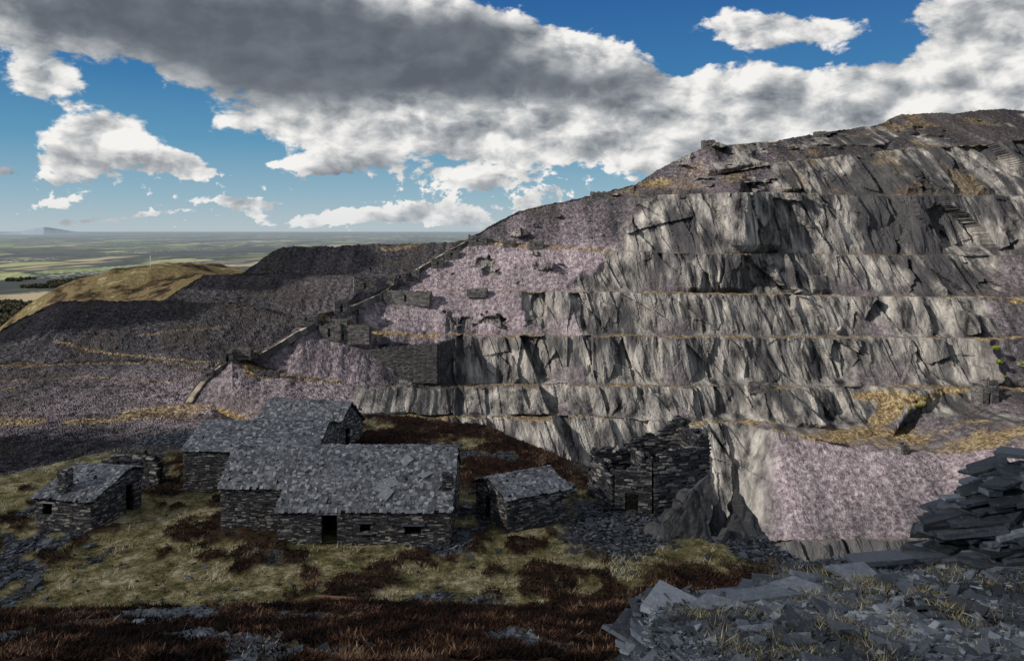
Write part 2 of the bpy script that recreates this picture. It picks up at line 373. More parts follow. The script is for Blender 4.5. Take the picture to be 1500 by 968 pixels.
pts,seg,tt,tr=terraces(x,tl,(70,-30))
nr,nc=pts.shape[:2];X,Y,Z=pts[...,0].copy(),pts[...,1].copy(),pts[...,2].copy()
PX=np.repeat(x[None],nr,0);PY=HZ-F*Z/Y;SEG=np.repeat(seg[:,None],nc,1);T=np.repeat(tt[:,None],nc,1);TR=np.repeat(tr[:,None],nc,1)
Y-=(9*fbm(X/40,Z/25,Y/60,o=5,seed=80)+4*np.abs(fbm(X/10,Z/60,o=3,seed=87))*2)*np.minimum(1,(1-T)/0.15)*(SEG>=0)
near=sst(330,200,Y)
Z+=fbm(X/2.4,Y/2.4,Z/2.4,o=3,seed=81)*(1.8-0.4*near)+(rng.random(X.shape)-0.5)*0.40+near*6*fbm(X/16,Y/16,o=4,seed=82)+2.5*fbm(X/18,Y/18,Z/18,o=3,seed=85)
tone=0.04+0.40*sst(500,600,PY)*sst(150,260,PX)*sst(640,600,PY)+0.18*sst(520,560,PY)*sst(650,600,PY)  # tips' shade painted as dark tone, partly lit patches lighter
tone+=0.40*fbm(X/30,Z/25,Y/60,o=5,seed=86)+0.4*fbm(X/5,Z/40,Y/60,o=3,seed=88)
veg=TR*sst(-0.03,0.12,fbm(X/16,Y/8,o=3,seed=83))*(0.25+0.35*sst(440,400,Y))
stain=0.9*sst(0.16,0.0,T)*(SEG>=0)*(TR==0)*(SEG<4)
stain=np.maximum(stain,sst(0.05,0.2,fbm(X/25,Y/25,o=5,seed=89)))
j=fbm(X/12,Y/12,o=3,seed=84)*5
for poly,wd,am in [([(80,500),(120,512),(180,520),(320,533)],1.8,.7),([(290,600),(200,610),(100,618)],5,.7),([(622,352),(600,362),(560,366)],3,.6),([(0,618),(70,614)],5,.7),([(195,490),(290,483),(330,478)],1.2,.45),([(290,590),(255,600),(170,606)],6,.8),([(0,556),(120,552),(240,560)],1.2,.5),([(0,536),(220,531)],1.2,.5)]:
    veg=np.maximum(veg,am*sst(wd*1.3,wd*0.5,pdist(PX,PY,poly)+j*wd*0.25))
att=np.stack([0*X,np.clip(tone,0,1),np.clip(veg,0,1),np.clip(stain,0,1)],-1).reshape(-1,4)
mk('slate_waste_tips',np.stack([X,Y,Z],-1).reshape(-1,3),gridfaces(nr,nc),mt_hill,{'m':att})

# ---------------------------------------------------------------- far country
gx=np.linspace(-1,1,80);gy=np.linspace(0,1,80)**2
GX,GY=np.meshgrid(gx,gy);Yp=700+GY*75000;Xp=GX*(3000+Yp*1.1)
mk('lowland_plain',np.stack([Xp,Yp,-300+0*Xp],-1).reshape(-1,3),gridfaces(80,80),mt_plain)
def ridge(name,pts,depth,front,mat,n=300,rows=60,amp=8,sc=90,z1=-300):
    p=np.array(pts,float);xx=np.linspace(p[0,0],p[-1,0],n)
    py=np.interp(xx,p[:,0],p[:,1]);yy=np.interp(xx,p[:,0],p[:,2])
    C=np.stack([(xx-CX)/F*yy,yy,(HZ-py)/F*yy],-1);rowsl=[]
    for t in np.linspace(-1,1,rows):
        if t<0: q=C.copy();q[:,1]+=depth*(-t);q[:,2]+=(z1-C[:,2])*(t*t)
        else: q=C.copy();q[:,1]-=front*t;q[:,0]-=(xx-CX)/F*front*t;q[:,2]+=(z1-C[:,2])*(t**1.3)
        rowsl.append(q)
    G=np.array(rowsl);G[...,2]+=amp*fbm(G[...,0]/sc,G[...,1]/sc,o=5,seed=90)
    return mk(name,G.reshape(-1,3),gridfaces(rows,n),mat,smooth=True)
ridge('grassy_hill',[(-400,640,1500),(-150,560,1500),(0,478,1500),(40,452,1500),(75,428,1500),(110,411,1520),(170,396,1550),(220,388,1550),(290,398,1500),(420,410,1450),(600,420,1400)],900,700,mt_hl,amp=40,sc=130)
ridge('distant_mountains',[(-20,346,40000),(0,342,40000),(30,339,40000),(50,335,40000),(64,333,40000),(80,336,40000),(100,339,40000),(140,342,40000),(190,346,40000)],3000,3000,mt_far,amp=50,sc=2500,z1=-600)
def leaves(name,C,Rr,per,size,mat):
    n=len(C)*per
    c=np.repeat(C,per,0);r=np.repeat(Rr,per)
    d=rng.normal(size=(n,3));d/=np.linalg.norm(d,axis=1)[:,None]
    pos=c+d*(r*(0.6+0.4*rng.random(n)))[:,None]*np.array([1,1,0.8])
    a=rng.normal(size=(n,3));a/=np.linalg.norm(a,axis=1)[:,None]
    bb=np.cross(a,d);bb/=np.linalg.norm(bb,axis=1)[:,None]+1e-6
    s=(size*r)[:,None]
    V=np.stack([pos-a*s,pos+a*s,pos+bb*s*1.5],1).reshape(-1,3)
    sh=np.clip(0.35+0.5*d[:,2]+0.4*rng.random(n)-0.15,0,1)  # leaf tone, lighter towards the crown top, plus random variation
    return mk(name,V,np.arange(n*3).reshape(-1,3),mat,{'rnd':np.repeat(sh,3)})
n=9000;Yq=rng.uniform(2100,5200,n);Xq=-0.72*Yq+rng.random(n)*Yq*0.20
k=fbm(Xq/260,Yq/420,o=3,seed=95)>-0.08+0.00006*(Yq-2300)
Xq,Yq=Xq[k],Yq[k];C=np.stack([Xq,Yq,-292+0*Xq],-1);leaves('woodland',C,rng.uniform(7,13,len(C)),18,0.42,mt_wood)

# ---------------------------------------------------------------- foreground heath
GZ=-19.4
EX=np.array([-90,-39.8,-32.8,-17,-10,-3,-0.6,6.6,10.4,15.4,17.5,22,40,80]);EY=np.array([58,62,75,82,81,78,74.5,64,58,51,44,34,24,20])
def Hg(X,Y,fine=True):
    z=np.full(np.shape(X),GZ,float)
    z=z+np.maximum(0,42-Y)*0.375*sst(44,34,Y)
    z=z+0.9*fbm(X/14,Y/14,o=3,seed=101)*sst(50,40,Y)+0.35*fbm(X/5,Y/5,o=3,seed=102)
    z=z+0.6*sst(-26,-40,X)*fbm(X/7,Y/7,o=3,seed=104)*2
    e=np.interp(X,EX,EY)+3*fbm(X/6,Y/12,o=3,seed=103)
    d=np.maximum(0,Y-e);z=z-d*0.95*sst(0,3,d)
    return z
def masks(X,Y):
    n1=fbm(X/4.5,Y/6,o=5,seed=110);n2=fbm(X/1.3,Y/1.8,o=4,seed=111)
    h=sst(38.5,34.5,Y+9*n1+4*n2)*sst(-21,-14,X-8*n1)
    h=np.maximum(h,sst(41.5,38,Y+8*n1+3*n2)*sst(-2,4,X-4*n1))
    h=np.maximum(h,sst(-0.03,0.05,n1+0.5*n2)*sst(46,42,Y)*sst(-14,-18,X))
    h=np.maximum(h,sst(58,61,Y)*sst(-19,-15,X)*sst(-0.22,-0.1,n1+0.5*n2))
    h=np.maximum(h,sst(0.08,0.13,n1+0.7*n2)*0.9)
    h=np.maximum(h,sst(48.0,44.0,Y)*sst(6,9,X)*sst(-0.15,-0.02,n1+n2*0.8))
    g=sst(0.15,0.20,fbm(X/3.5,Y/5,o=4,seed=112)+0.14*sst(5,10,X)*sst(40,46,Y)+0.25*n2)
    g=np.maximum(g,sst(2.2,1.2,np.hypot((X-6.5)/2.2,(Y-52)/3)+n2*1.5))
    g=np.maximum(g,sst(-1,-6,X+14)*sst(66,72,Y)*sst(-22,-26,X))
    g=np.maximum(g,sst(-2,1,Y-(np.interp(X,EX,EY)-2.0)+n1*6)*sst(4,7,X))
    g=np.maximum(g,0.9*sst(31,27,Y+6*n1)*sst(0.09,0.16,fbm(X/2.5,Y/2.5,o=3,seed=115))*sst(-18,-12,X)*sst(-2,-6,X))
    g=np.maximum(g,sst(14,16,X))
    return h*(1-g*0.8),g
xs=np.arange(-76,44,0.2);ys=np.concatenate([np.arange(14,60,0.17),np.arange(60,125,0.3)])
X,Y=np.meshgrid(xs,ys);Z=Hg(X,Y);h,g=masks(X,Y)
Z+=h*(0.34*np.abs(fbm(X/0.9,Y/0.9,o=3,seed=113))*2+0.1)+0.16*fbm(X/0.7,Y/0.7,o=3,seed=114)+g*(rng.random(X.shape)-0.5)*0.10
att=np.stack([h,1-h,g,np.ones_like(h)],-1).reshape(-1,4)
mk('heath_ground',np.stack([X,Y,Z],-1).reshape(-1,3),gridfaces(len(ys),len(xs)),mt_gr,{'m':att})
foot=[(-19,-3.4,48.8,58),(-24.6,-14,58.5,67.5),(-23,-14,66,76),(-31.3,-25,50.5,57),(-3,4.6,50,57.5)]
def outside(X,Y):
    m=np.ones(X.shape,bool)
    for a,b_,c_,d_ in foot: m&=~((X>a)&(X<b_)&(Y>c_)&(Y<d_))
    return m
def scatter_pts(n):
    Yq=20+ (rng.random(n)**1.15)*64;Xq=(rng.random(n)-0.5)*2*0.72*Yq
    m=(Xq<26)&outside(Xq,Yq)&(Yq<np.interp(Xq,EX,EY)+0.5)
    return Xq[m],Yq[m]
def blades(name,X,Y,z,hgt,wid,mat,rn,lean=0.5):
    n=len(X);a=rng.random(n)*6.283;w=wid*(0.6+0.8*rng.random(n))
    dx=np.cos(a)*w;dy=np.sin(a)*w;hh=hgt*(0.5+rng.random(n))
    V=np.stack([np.stack([X-dx,Y-dy,z-0.02],-1),np.stack([X+dx,Y+dy,z-0.02],-1),np.stack([X+rng.normal(0,lean,n)*hh,Y+rng.normal(0,lean,n)*hh,z+hh],-1)],1).reshape(-1,3)
    return mk(name,V,np.arange(3*n).reshape(-1,3),mat,{'rnd':np.repeat(rn,3)})
Xq,Yq=scatter_pts(560000);h,g=masks(Xq,Yq)
m=(rng.random(len(Xq))<h*(1-g))
X1,Y1=Xq[m],Yq[m];z1=Hg(X1,Y1)+0.12+0.34*np.abs(fbm(X1/0.9,Y1/0.9,o=3,seed=113))*2
blades('heather',X1,Y1,z1,0.13,0.03,mt_heath,np.clip(rng.random(len(X1))*0.75+2.0*fbm(X1/1.2,Y1/1.2,o=4,seed=5),0,1),0.9)
m=(rng.random(len(Xq))<(1-h)*(1-g)*0.5)
X1,Y1=Xq[m],Yq[m];z1=Hg(X1,Y1)
cl=fbm(X1/1.6,Y1/1.6,o=4,seed=120)
blades('grass',X1,Y1,z1,0.08+0.12*(cl>0.06),0.022,mt_blade,np.clip(0.45*rng.random(len(X1))+0.22+2.6*cl,0,1),0.7)
Xq,Yq=scatter_pts(60000);h,g=masks(Xq,Yq)
m=(rng.random(len(Xq))<np.maximum(g*0.8,0.022));Xq,Yq=Xq[m],Yq[m];n=len(Xq)
B=Boxes();s=rng.lognormal(-2.3,0.5,n)
B.add(np.stack([Xq,Yq,Hg(Xq,Yq)+0.05],-1),np.stack([s,s*0.65,s*0.14+0.01],-1),randax(n,0.3),0.35,rnd=0.8*rng.random(n))
B.obj('slate_scatter',mt_frag)
B=Boxes();B.add([(-7.9,35.3,float(Hg(np.array([-7.9]),np.array([35.3]))[0])+0.40)],[(0.85,0.10,0.04)],rotz(-0.12),0.08);B.obj('timber_plank',mt_tim)

# ---------------------------------------------------------------- dry stone construction
def wall(B,Bc,p0,p1,z0,prof,opens=(),th=0.42,ln=(0.14,0.5),ch=(0.04,0.11),rough=0.035,both=False):
    """prof(s)->height above z0; opens: (s0,s1,h0,h1)"""
    p0=np.array(p0,float);p1=np.array(p1,float);Ld=np.linalg.norm(p1-p0);d=(p1-p0)/Ld;nrm=np.array([d[1],-d[0]])
    hmax=max(prof(s) for s in np.linspace(0,Ld,25))
    ax=np.array([[d[0],d[1],0],[nrm[0]*-1,nrm[1]*-1,0],[0,0,1]])
    C=[];H=[];zc=0
    while zc<hmax:
        h=rng.uniform(*ch);s=-rng.uniform(0,0.2)
        while s<Ld:
            l=rng.uniform(*ln);a,b_=max(s,-0.02),min(s+l,Ld+0.02);mid=(a+b_)/2;s+=l
            if b_-a<0.05: continue
            zm=zc+h/2
            if zm>prof(np.clip(mid,0,Ld)): continue
            bad=False
            for o in opens:
                if b_>o[0]+0.03 and a<o[1]-0.03 and zm>o[2] and zm<o[3]:
                    if a<o[0]-0.08: b_=o[0]
                    elif b_>o[1]+0.08: a=o[1]
                    else: bad=True
            if bad or b_-a<0.04: continue
            mid=(a+b_)/2
            for sd in ((1,-1) if both else (1,)):
                off=(th/2-0.08+rng.uniform(-rough,rough)) if sd>0 else -(th/2-0.08+rng.uniform(-rough,rough))
                q=p0+d*mid+nrm*off-nrm*(th/2 if not both else 0)
                C.append((q[0],q[1],z0+zm+rng.uniform(-0.1,0.1)*h));H.append(((b_-a)/2-0.006,0.12,h/2*rng.uniform(0.75,1.05)))
        zc+=h
    if C: B.add(np.array(C),np.array(H),np.array(ax),0.10,jz=0.3)
    cuts=sorted(set([0,Ld]+[o[0] for o in opens]+[o[1] for o in opens]+list(np.arange(0,Ld,max(0.3,Ld/60)))))
    for a,b_ in zip(cuts[:-1],cuts[1:]):
        if b_-a<0.01: continue
        mid=(a+b_)/2;top=prof(mid)-0.06;iv=[(-0.3,top)]
        for o in opens:
            if o[0]<=mid<=o[1]:
                nv=[]
                for lo,hi in iv:
                    if o[2]>lo: nv.append((lo,min(hi,o[2])))
                    if o[3]<hi: nv.append((max(lo,o[3]),hi))
                iv=nv
        for lo,hi in iv:
            if hi-lo<0.02: continue
            q=p0+d*mid-nrm*(th/2 if not both else 0)
            Bc.add([(q[0],q[1],z0+(lo+hi)/2)],[((b_-a)/2,th/2-0.07,(hi-lo)/2)],ax)
def roofplane(B,Bc,e0,e1,r1,r0,expo=0.17,wid=(0.12,0.32),miss=0.03,wob=0.06):
    e0,e1,r1,r0=[np.array(q,float) for q in(e0,e1,r1,r0)]
    nrm=np.cross(e1-e0,r0-e0);nrm/=np.linalg.norm(nrm)
    Ls=np.linalg.norm((r0+r1)/2-(e0+e1)/2);rows=int(Ls/expo)
    C=[];H=[];AX=[]
    for i in range(rows+1):
        t=(i+0.15)/(rows+0.3);a=e0*(1-t)+r0*t;b_=e1*(1-t)+r1*t;Lr=np.linalg.norm(b_-a);dx=(b_-a)/Lr;dy=np.cross(nrm,dx)
        s=-rng.uniform(0,0.2)
        while s<Lr:
            w=rng.uniform(*wid)
            if rng.random()>miss:
                c=a+dx*min(max(s+w/2,0.05),Lr-0.05)+dy*(rng.uniform(-0.05,0.05))+nrm*(0.075+rng.uniform(-0.012,0.03)+wob*0.5*math.sin(s*1.3+i*0.5))
                tl=0.14+rng.normal(0,0.10);tw=rng.normal(0,0.08)
                up=nrm-dy*tl+dx*tw;up/=np.linalg.norm(up)
                yw=rng.normal(0,0.16);x2=dx*math.cos(yw)+dy*math.sin(yw);x2=x2-up*np.dot(x2,up);x2/=np.linalg.norm(x2)
                C.append(c);H.append((w/2-0.002,expo*0.8,rng.uniform(0.012,0.03)));AX.append([x2,np.cross(up,x2),up])
            s+=w
    B.add(np.array(C),np.array(H),np.array(AX),0.18)
    n=int(Lr*Ls*2.6);tt_=rng.random(n);ss=rng.random(n)
    P_=(e0*(1-tt_[:,None])+r0*tt_[:,None])*(1-ss[:,None])+(e1*(1-tt_[:,None])+r1*tt_[:,None])*ss[:,None]+nrm*0.15
    sz=rng.uniform(0.04,0.14,n);B.add(P_,np.stack([sz,sz*0.7,sz*0.14],-1),randax(n,0.35,nrm/nrm[2]-np.array([0,0,1])),0.35)
    V=np.array([e0,e1,r1,r0]);V2=V-nrm*0.07
    Bc.V.append(np.concatenate([V2,V+nrm*0.02]));Bc.R.append(np.zeros(8))
def building(name,org,yaw,w,d,he,hr,rp=0.5,opens={},roof=True,eb=None,chim=None,z0=GZ,miss=0.03,ov=0.18,jag=0.0):
    """rect local x 0..w, y 0..d; ridge along x at y=rp*d"""
    e=empty(name,(org[0],org[1],z0));c,s=math.cos(yaw),math.sin(yaw)
    def G(x_,y_): return (x_*c-y_*s, x_*s+y_*c)
    eb=he if eb is None else eb
    B=Boxes();Bc=Boxes();ry=rp*d
    js=rng.random()*9
    def jg(q): return jag*(math.sin(q*1.7+js)+0.6*math.sin(q*4.1+js*2))
    wall(B,Bc,G(0,0),G(w,0),0,lambda q:he+jg(q),opens.get('f',()))
    wall(B,Bc,G(w,d),G(0,d),0,lambda q:eb+jg(q),opens.get('b',()))
    pr=lambda y_: (he+(hr-he)*y_/ry if y_<ry else eb+(hr-eb)*(d-y_)/(d-ry)) if hr>0 else he
    wall(B,Bc,G(w,0),G(w,d),0,lambda q:pr(q)+jg(q),opens.get('r',()))
    wall(B,Bc,G(0,d),G(0,0),0,lambda q:pr(d-q)+jg(q),opens.get('l',()))
    B.obj('stone_walls',mt_wall,e);
    Rf=Boxes()
    if roof:
        sf=(hr-he)/ry;sb=(hr-eb)/(d-ry)
        def P3(x_,y_,z_): g_=G(x_,y_);return (g_[0],g_[1],z_)
        roofplane(Rf,Bc,P3(-ov,-ov,he-sf*ov),P3(w+ov,-ov,he-sf*ov),P3(w+ov,ry,hr),P3(-ov,ry,hr),miss=miss)
        roofplane(Rf,Bc,P3(w+ov,d+ov,eb-sb*ov),P3(-ov,d+ov,eb-sb*ov),P3(-ov,ry,hr),P3(w+ov,ry,hr),miss=miss)
        q=np.arange(0,w+ov,0.35);g_=np.array([P3(a,ry,hr+0.10) for a in q]);Rf.add(g_,[(0.2,0.13,0.035)],rotz(yaw),0.25)
        Rf.obj('slate_roof',mt_roof,e)
    Bc.obj('wall_core',mt_core,e)
    if chim:
        Bh=Boxes();Bk=Boxes();x_,y_,sz,zb,zt=chim
        p=[G(x_-sz,y_-sz),G(x_+sz,y_-sz),G(x_+sz,y_+sz),G(x_-sz,y_+sz)]
        for i in range(4): wall(Bh,Bk,p[i],p[(i+1)%4],zb,lambda q:zt-zb,th=0.3,ln=(0.15,0.4))
        Bh.obj('chimney',mt_wall,e);Bk.obj('chimney_core',mt_core,e)
    Bl=Boxes()
    for o in opens.get('f',()):
        g_=G((o[0]+o[1])/2,0.08);Bl.add([(g_[0],g_[1],o[3]+0.05)],[((o[1]-o[0])/2+0.2,0.16,0.045)],rotz(yaw),0.06)
    if Bl.V: Bl.obj('lintels',mt_roof,e)
    return e
def cottage():
    e=empty('slate_cottage',(0,0,0));B=Boxes();Bc=Boxes();R=Boxes()
    xl,xm,xr=-18.65,-14.36,-3.85;yf,ym,yr,yb=49.0,51.1,54.0,57.6
    zr=-14.80-GZ;zf=-17.32-GZ;zm=-16.55-GZ;zb=-16.9-GZ
    def side(y):
        if y<=yr: return zf+(zr-zf)*(y-yf)/(yr-yf)
        return zb+(zr-zb)*(yb-y)/(yb-yr)
    wall(B,Bc,(xm,yf),(xr,yf),GZ,lambda q:zf,[(2.65,3.6,0,1.85),(5.0,5.65,0.75,1.3),(7.75,8.75,0.65,1.15)])
    wall(B,Bc,(xl,ym),(xm,ym),GZ,lambda q:zm)
    wall(B,Bc,(xm,ym),(xm,yf),GZ,lambda q:side(ym-q)-0.05)
    wall(B,Bc,(xr,yf),(xr,yb),GZ,lambda q:side(yf+q)-0.02,[(4.2,5.1,0,1.8)])
    wall(B,Bc,(xl,yb),(xl,ym),GZ,lambda q:min(side(yb-q),zm+(zr-zm)*max(0,(yb-q-ym))/(yr-ym) if yb-q<yr else 99))
    wall(B,Bc,(xr,yb),(xl,yb),GZ,lambda q:zb)
    o=0.15
    def q3(x_,y_,z_): return (x_,y_,z_+GZ)
    roofplane(R,Bc,q3(xl-o,ym-o,zm-0.07),q3(xm-o,ym-o,zm-0.07),q3(xm-o,yr,zr),q3(xl-o,yr,zr))
    roofplane(R,Bc,q3(xm-o,yf-o,zf-0.07),q3(xr+o,yf-o,zf-0.07),q3(xr+o,yr,zr+0.03),q3(xm-o,yr,zr+0.03))
    roofplane(R,Bc,q3(xr+o,yb+o,zb-0.1),q3(xl-o,yb+o,zb-0.1),q3(xl-o,yr,zr),q3(xr+o,yr,zr))
    qq=np.arange(xl,xr,0.35);R.add(np.stack([qq,qq*0+yr,qq*0+zr+GZ+0.1],-1),[(0.2,0.12,0.035)],None,0.25)
    for (x_,y_) in [(-8.2,50.4),(-7.6,50.9),(-7.9,50.0),(-7.0,52.6),(-5.6,51.5)]:
        z_=side(y_)+GZ+0.2;R.add([(x_,y_,z_)],[(0.42,0.34,0.03)],randax(1,0.12,np.array([[0,-0.5,0]])),0.2,rnd=np.array([0.85]))
    B.obj('stone_walls',mt_wall,e);R.obj('slate_roof',mt_roof,e);Bc.obj('wall_core',mt_core,e)
    Bh=Boxes();Bk=Boxes();cx,cy=-4.1,50.6;s_=0.28;p=[(cx-s_,cy-s_),(cx+s_,cy-s_),(cx+s_,cy+s_),(cx-s_,cy+s_)]
    for i in range(4): wall(Bh,Bk,p[i],p[(i+1)%4],side(cy)+GZ-0.2,lambda q:1.25,th=0.3,ln=(0.15,0.4))
    Bh.obj('chimney',mt_wall,e);Bk.obj('chimney_core',mt_core,e)
    Bl=Boxes();Bl.add([(-11.25,49.0,GZ+1.92),(-9.05,49.0,GZ+1.36),(-6.1,49.0,GZ+1.21),(-9.05,48.97,GZ+0.70)],[(0.7,0.2,0.05),(0.5,0.2,0.04),(0.7,0.2,0.04),(0.5,0.2,0.03)],None,0.05);Bl.obj('lintels',mt_roof,e)
cottage()
building('slate_workshop',(-24.2,58.8),0.0,9.6,8.2,3.05,4.15,0.5,{'l':[(3,4,0,1.9)]},miss=0.06)
building('slate_barn',(-22.6,69.4),math.radians(-14),7.6,6.0,1.9,3.9,0.55,{'r':[(2.4,3.3,0,1.8)]})
building('slate_hut',(-30.85,51.7),math.radians(-10),3.95,5.0,2.1,3.1,0.75,{'f':[(0.45,1.15,0.95,1.75)],'r':[(3.4,4.2,0,1.9)]},eb=2.7,chim=(1.5,0.7,0.3,1.7,3.8),z0=GZ-0.1,miss=0.1,jag=0.06)
building('slate_hut',(-0.3,50.55),math.radians(30),4.5,4.2,2.3,3.0,0.55,{'f':[],'l':[(1.2,2.0,0,1.8)]},z0=GZ-0.05,miss=0.08)

def ruin(name,segs,z0,th=0.6,ln=(0.25,0.8),ch=(0.06,0.16),rough=0.10,mat=None,loc=(0,0,0)):
    e=empty(name,loc);B=Boxes();Bc=Boxes()
    for (p0,p1,h0,h1,op,jg) in segs:
        Ld=math.dist(p0,p1);ph=rng.random()*9
        wall(B,Bc,p0,p1,z0,lambda q:h0+(h1-h0)*q/Ld+jg*(math.sin(q*2.1+ph)+0.5*math.sin(q*5.3+ph)),op,th,ln,ch,rough,True)
    B.obj('stone_walls',mat or mt_wall,e);Bc.obj('wall_core',mt_core if mat is None else mat,e);return e
ruin('ruined_slate_building',[
 ((5.9,58.5),(7.2,55.3),2.9,2.7,[],0.25),((7.2,55.3),(9.6,54.6),2.7,3.9,[(0.7,1.6,0,1.5)],0.2),
 ((9.6,54.6),(13.6,56.0),3.9,4.9,[],0.25),((13.6,56.0),(12.8,60.5),4.9,5.2,[],0.2),((12.8,60.5),(9.2,60.0),5.2,3.6,[],0.3),((9.2,60.0),(5.9,58.5),3.4,3.2,[],0.3),((9.6,54.6),(9.2,60.0),3.4,3.6,[],0.35)],GZ-0.3)
ruin('ruined_stone_wall',[((-33.5,60.5),(-28.0,61.0),1.2,3.0,[],0.25),((-28.0,61.0),(-26.6,60.4),3.0,2.0,[],0.25)],GZ-0.4)

def boulder(name,loc,size,pts,seed,yaw=0,amp=0.5):
    import bmesh
    bm=bmesh.new()
    for p in pts: bm.verts.new((p[0]*size[0],p[1]*size[1],p[2]*size[2]))
    bmesh.ops.convex_hull(bm,input=bm.verts)
    bmesh.ops.triangulate(bm,faces=bm.faces)
    bmesh.ops.subdivide_edges(bm,edges=bm.edges,cuts=14,use_grid_fill=True)
    co=np.array([v.co[:] for v in bm.verts])
    u_=co[:,0]+0.45*co[:,2]+0.6*co[:,1];v_=co[:,2]-0.5*co[:,0]+0.2*co[:,1]
    d=amp*(0.7*facet(u_/0.9,v_/1.9,seed,0.9)+0.35*facet(u_/0.35,v_/1.0,seed+9,0.9)+0.3*fbm(co[:,0]*3,co[:,1]*3,co[:,2]*1.2,o=3,seed=seed))
    c0=co.mean(0)
    for v_,dd,q in zip(bm.verts,d,co):
        n=(q-c0)*np.array([1,1,0.35]);n/=np.linalg.norm(n)+1e-6;v_.co+=Vector(n*float(dd))
    me=bpy.data.meshes.new(name);bm.to_mesh(me);bm.free()
    at=me.attributes.new('rnd','FLOAT','POINT');at.data.foreach_set('value',np.full(len(me.vertices),0.68,dtype=np.float32))
    me.materials.append(mt_wall);o=link(bpy.data.objects.new(name,me));o.location=loc;o.rotation_euler=(0,0,yaw);return o
bp=[(-1,-1,0),(1,-0.8,0),(0.9,1,0),(-0.9,0.9,0),(-0.95,-0.8,0.42),(-0.7,-0.2,0.62),(0.2,-0.7,0.86),(0.95,-0.3,1.05),(0.9,0.4,0.95),(0.95,-0.6,0.7)]
boulder('boulder',(11.0,50.6,GZ-0.6),(1.6,1.1,4.3),bp,1,0.1)
bq=[(-1,-1,0),(1,-1,0),(1,1,0),(-1,1,0),(-0.55,-0.2,1.0),(-0.35,-0.3,0.93),(0.5,-0.1,0.50),(-0.8,0.4,0.7)]
boulder('boulder',(15.1,51.0,GZ-1.0),(1.4,0.9,3.7),bq,2,-0.1)
boulder('boulder',(13.3,51.3,GZ-0.8),(0.8,0.7,2.6),bq,3,0.9,0.35)
boulder('boulder',(9.2,50.2,GZ-0.4),(0.8,0.7,1.0),bp,4,1.9,0.3)
boulder('boulder',(12.9,49.6,GZ-0.5),(0.6,0.5,1.1),bp,5,0.6,0.25)

# ---------------------------------------------------------------- near spoil bank
PE_X=np.array([1.6,2.3,3.6,4.6,5.4,7.6,10,14,20]);PE_Y=np.array([12.6,13.0,12.9,14.6,15.4,16.2,17.0,18,19])
def Hp(X,Y):
    z=-5.02-(Y-9)*0.24+0.40*fbm(X/2.5,Y/2.5,o=3,seed=200)
    z=z+0.25*sst(7.5,11,X)
    e=np.interp(X,PE_X,PE_Y)+1.0*fbm(X/1.5,Y*0,o=2,seed=201)
    d=np.maximum(0,Y-e);z=z-d*1.6
    l=2.0+0.04*(Y-9)+0.2*fbm(Y/1.2,X*0,o=2,seed=202);d2=np.maximum(0,l-X);z=z-d2*5
    return z
xs=np.arange(-1,26,0.09);ys=np.arange(1,27,0.1);X,Y=np.meshgrid(xs,ys)
Z=np.maximum(Hp(X,Y),-24)+(rng.random(X.shape)-0.5)*0.06
hb=sst(0.04,0.13,fbm(X/1.6,Y/1.6,o=3,seed=205))
att=np.stack([hb,0*X,1-hb,1+0*X],-1).reshape(-1,4)
mk('slate_spoil_bank',np.stack([X,Y,Z],-1).reshape(-1,3),gridfaces(len(ys),len(xs)),mt_gr,{'m':att})
B=Boxes()
n=90000;Yq=6+rng.random(n)*13;Xq=1.9+rng.random(n)*(0.70*Yq-0.5)
m=(Yq<np.interp(Xq,PE_X,PE_Y)+1.2)&(rng.random(n)>0.9*sst(0.04,0.13,fbm(Xq/1.6,Yq/1.6,o=3,seed=205)));Xq,Yq=Xq[m],Yq[m];n=len(Xq)
s=rng.lognormal(-3.5,0.60,n);s=np.minimum(s,0.22)
cl=np.clip(0.6*rng.random(n)+0.08+1.6*fbm(Xq/1.0,Yq/1.0,o=3,seed=206),0,1);cl=np.where(rng.random(n)<0.06,rng.uniform(0.7,1,n),cl)
B.add(np.stack([Xq,Yq,Hp(Xq,Yq)+0.015+rng.random(n)*0.05],-1),np.stack([s,s*rng.uniform(0.3,0.8,n),s*rng.uniform(0.05,0.14,n)+0.004],-1),randax(n,0.36,np.array([[0,0.1,0]])),0.5,rnd=cl)
n=120;Yq=7.5+rng.random(n)*9.5;Xq=2.3+rng.random(n)*(0.66*Yq-1);m=Yq<np.interp(Xq,PE_X,PE_Y);Xq,Yq=Xq[m],Yq[m];n=len(Xq)
s=rng.uniform(0.10,0.28,n)
B.add(np.stack([Xq,Yq,Hp(Xq,Yq)+0.06],-1),np.stack([s,s*rng.uniform(0.35,0.8,n),s*0.06+0.012],-1),randax(n,0.22),0.55,rnd=rng.uniform(0.25,0.85,n))
B.obj('slate_rubble',mt_frag)
n=14000;c_=rng.integers(0,90,n);tx=2.4+rng.random(90)*7;ty=8+rng.random(90)*7
Xq=tx[c_]+rng.normal(0,0.15,n);Yq=ty[c_]+rng.normal(0,0.15,n);blades('dead_grass_tufts',Xq,Yq,Hp(Xq,Yq)+0.03,0.10,0.006,mt_blade,rng.random(n),0.8)
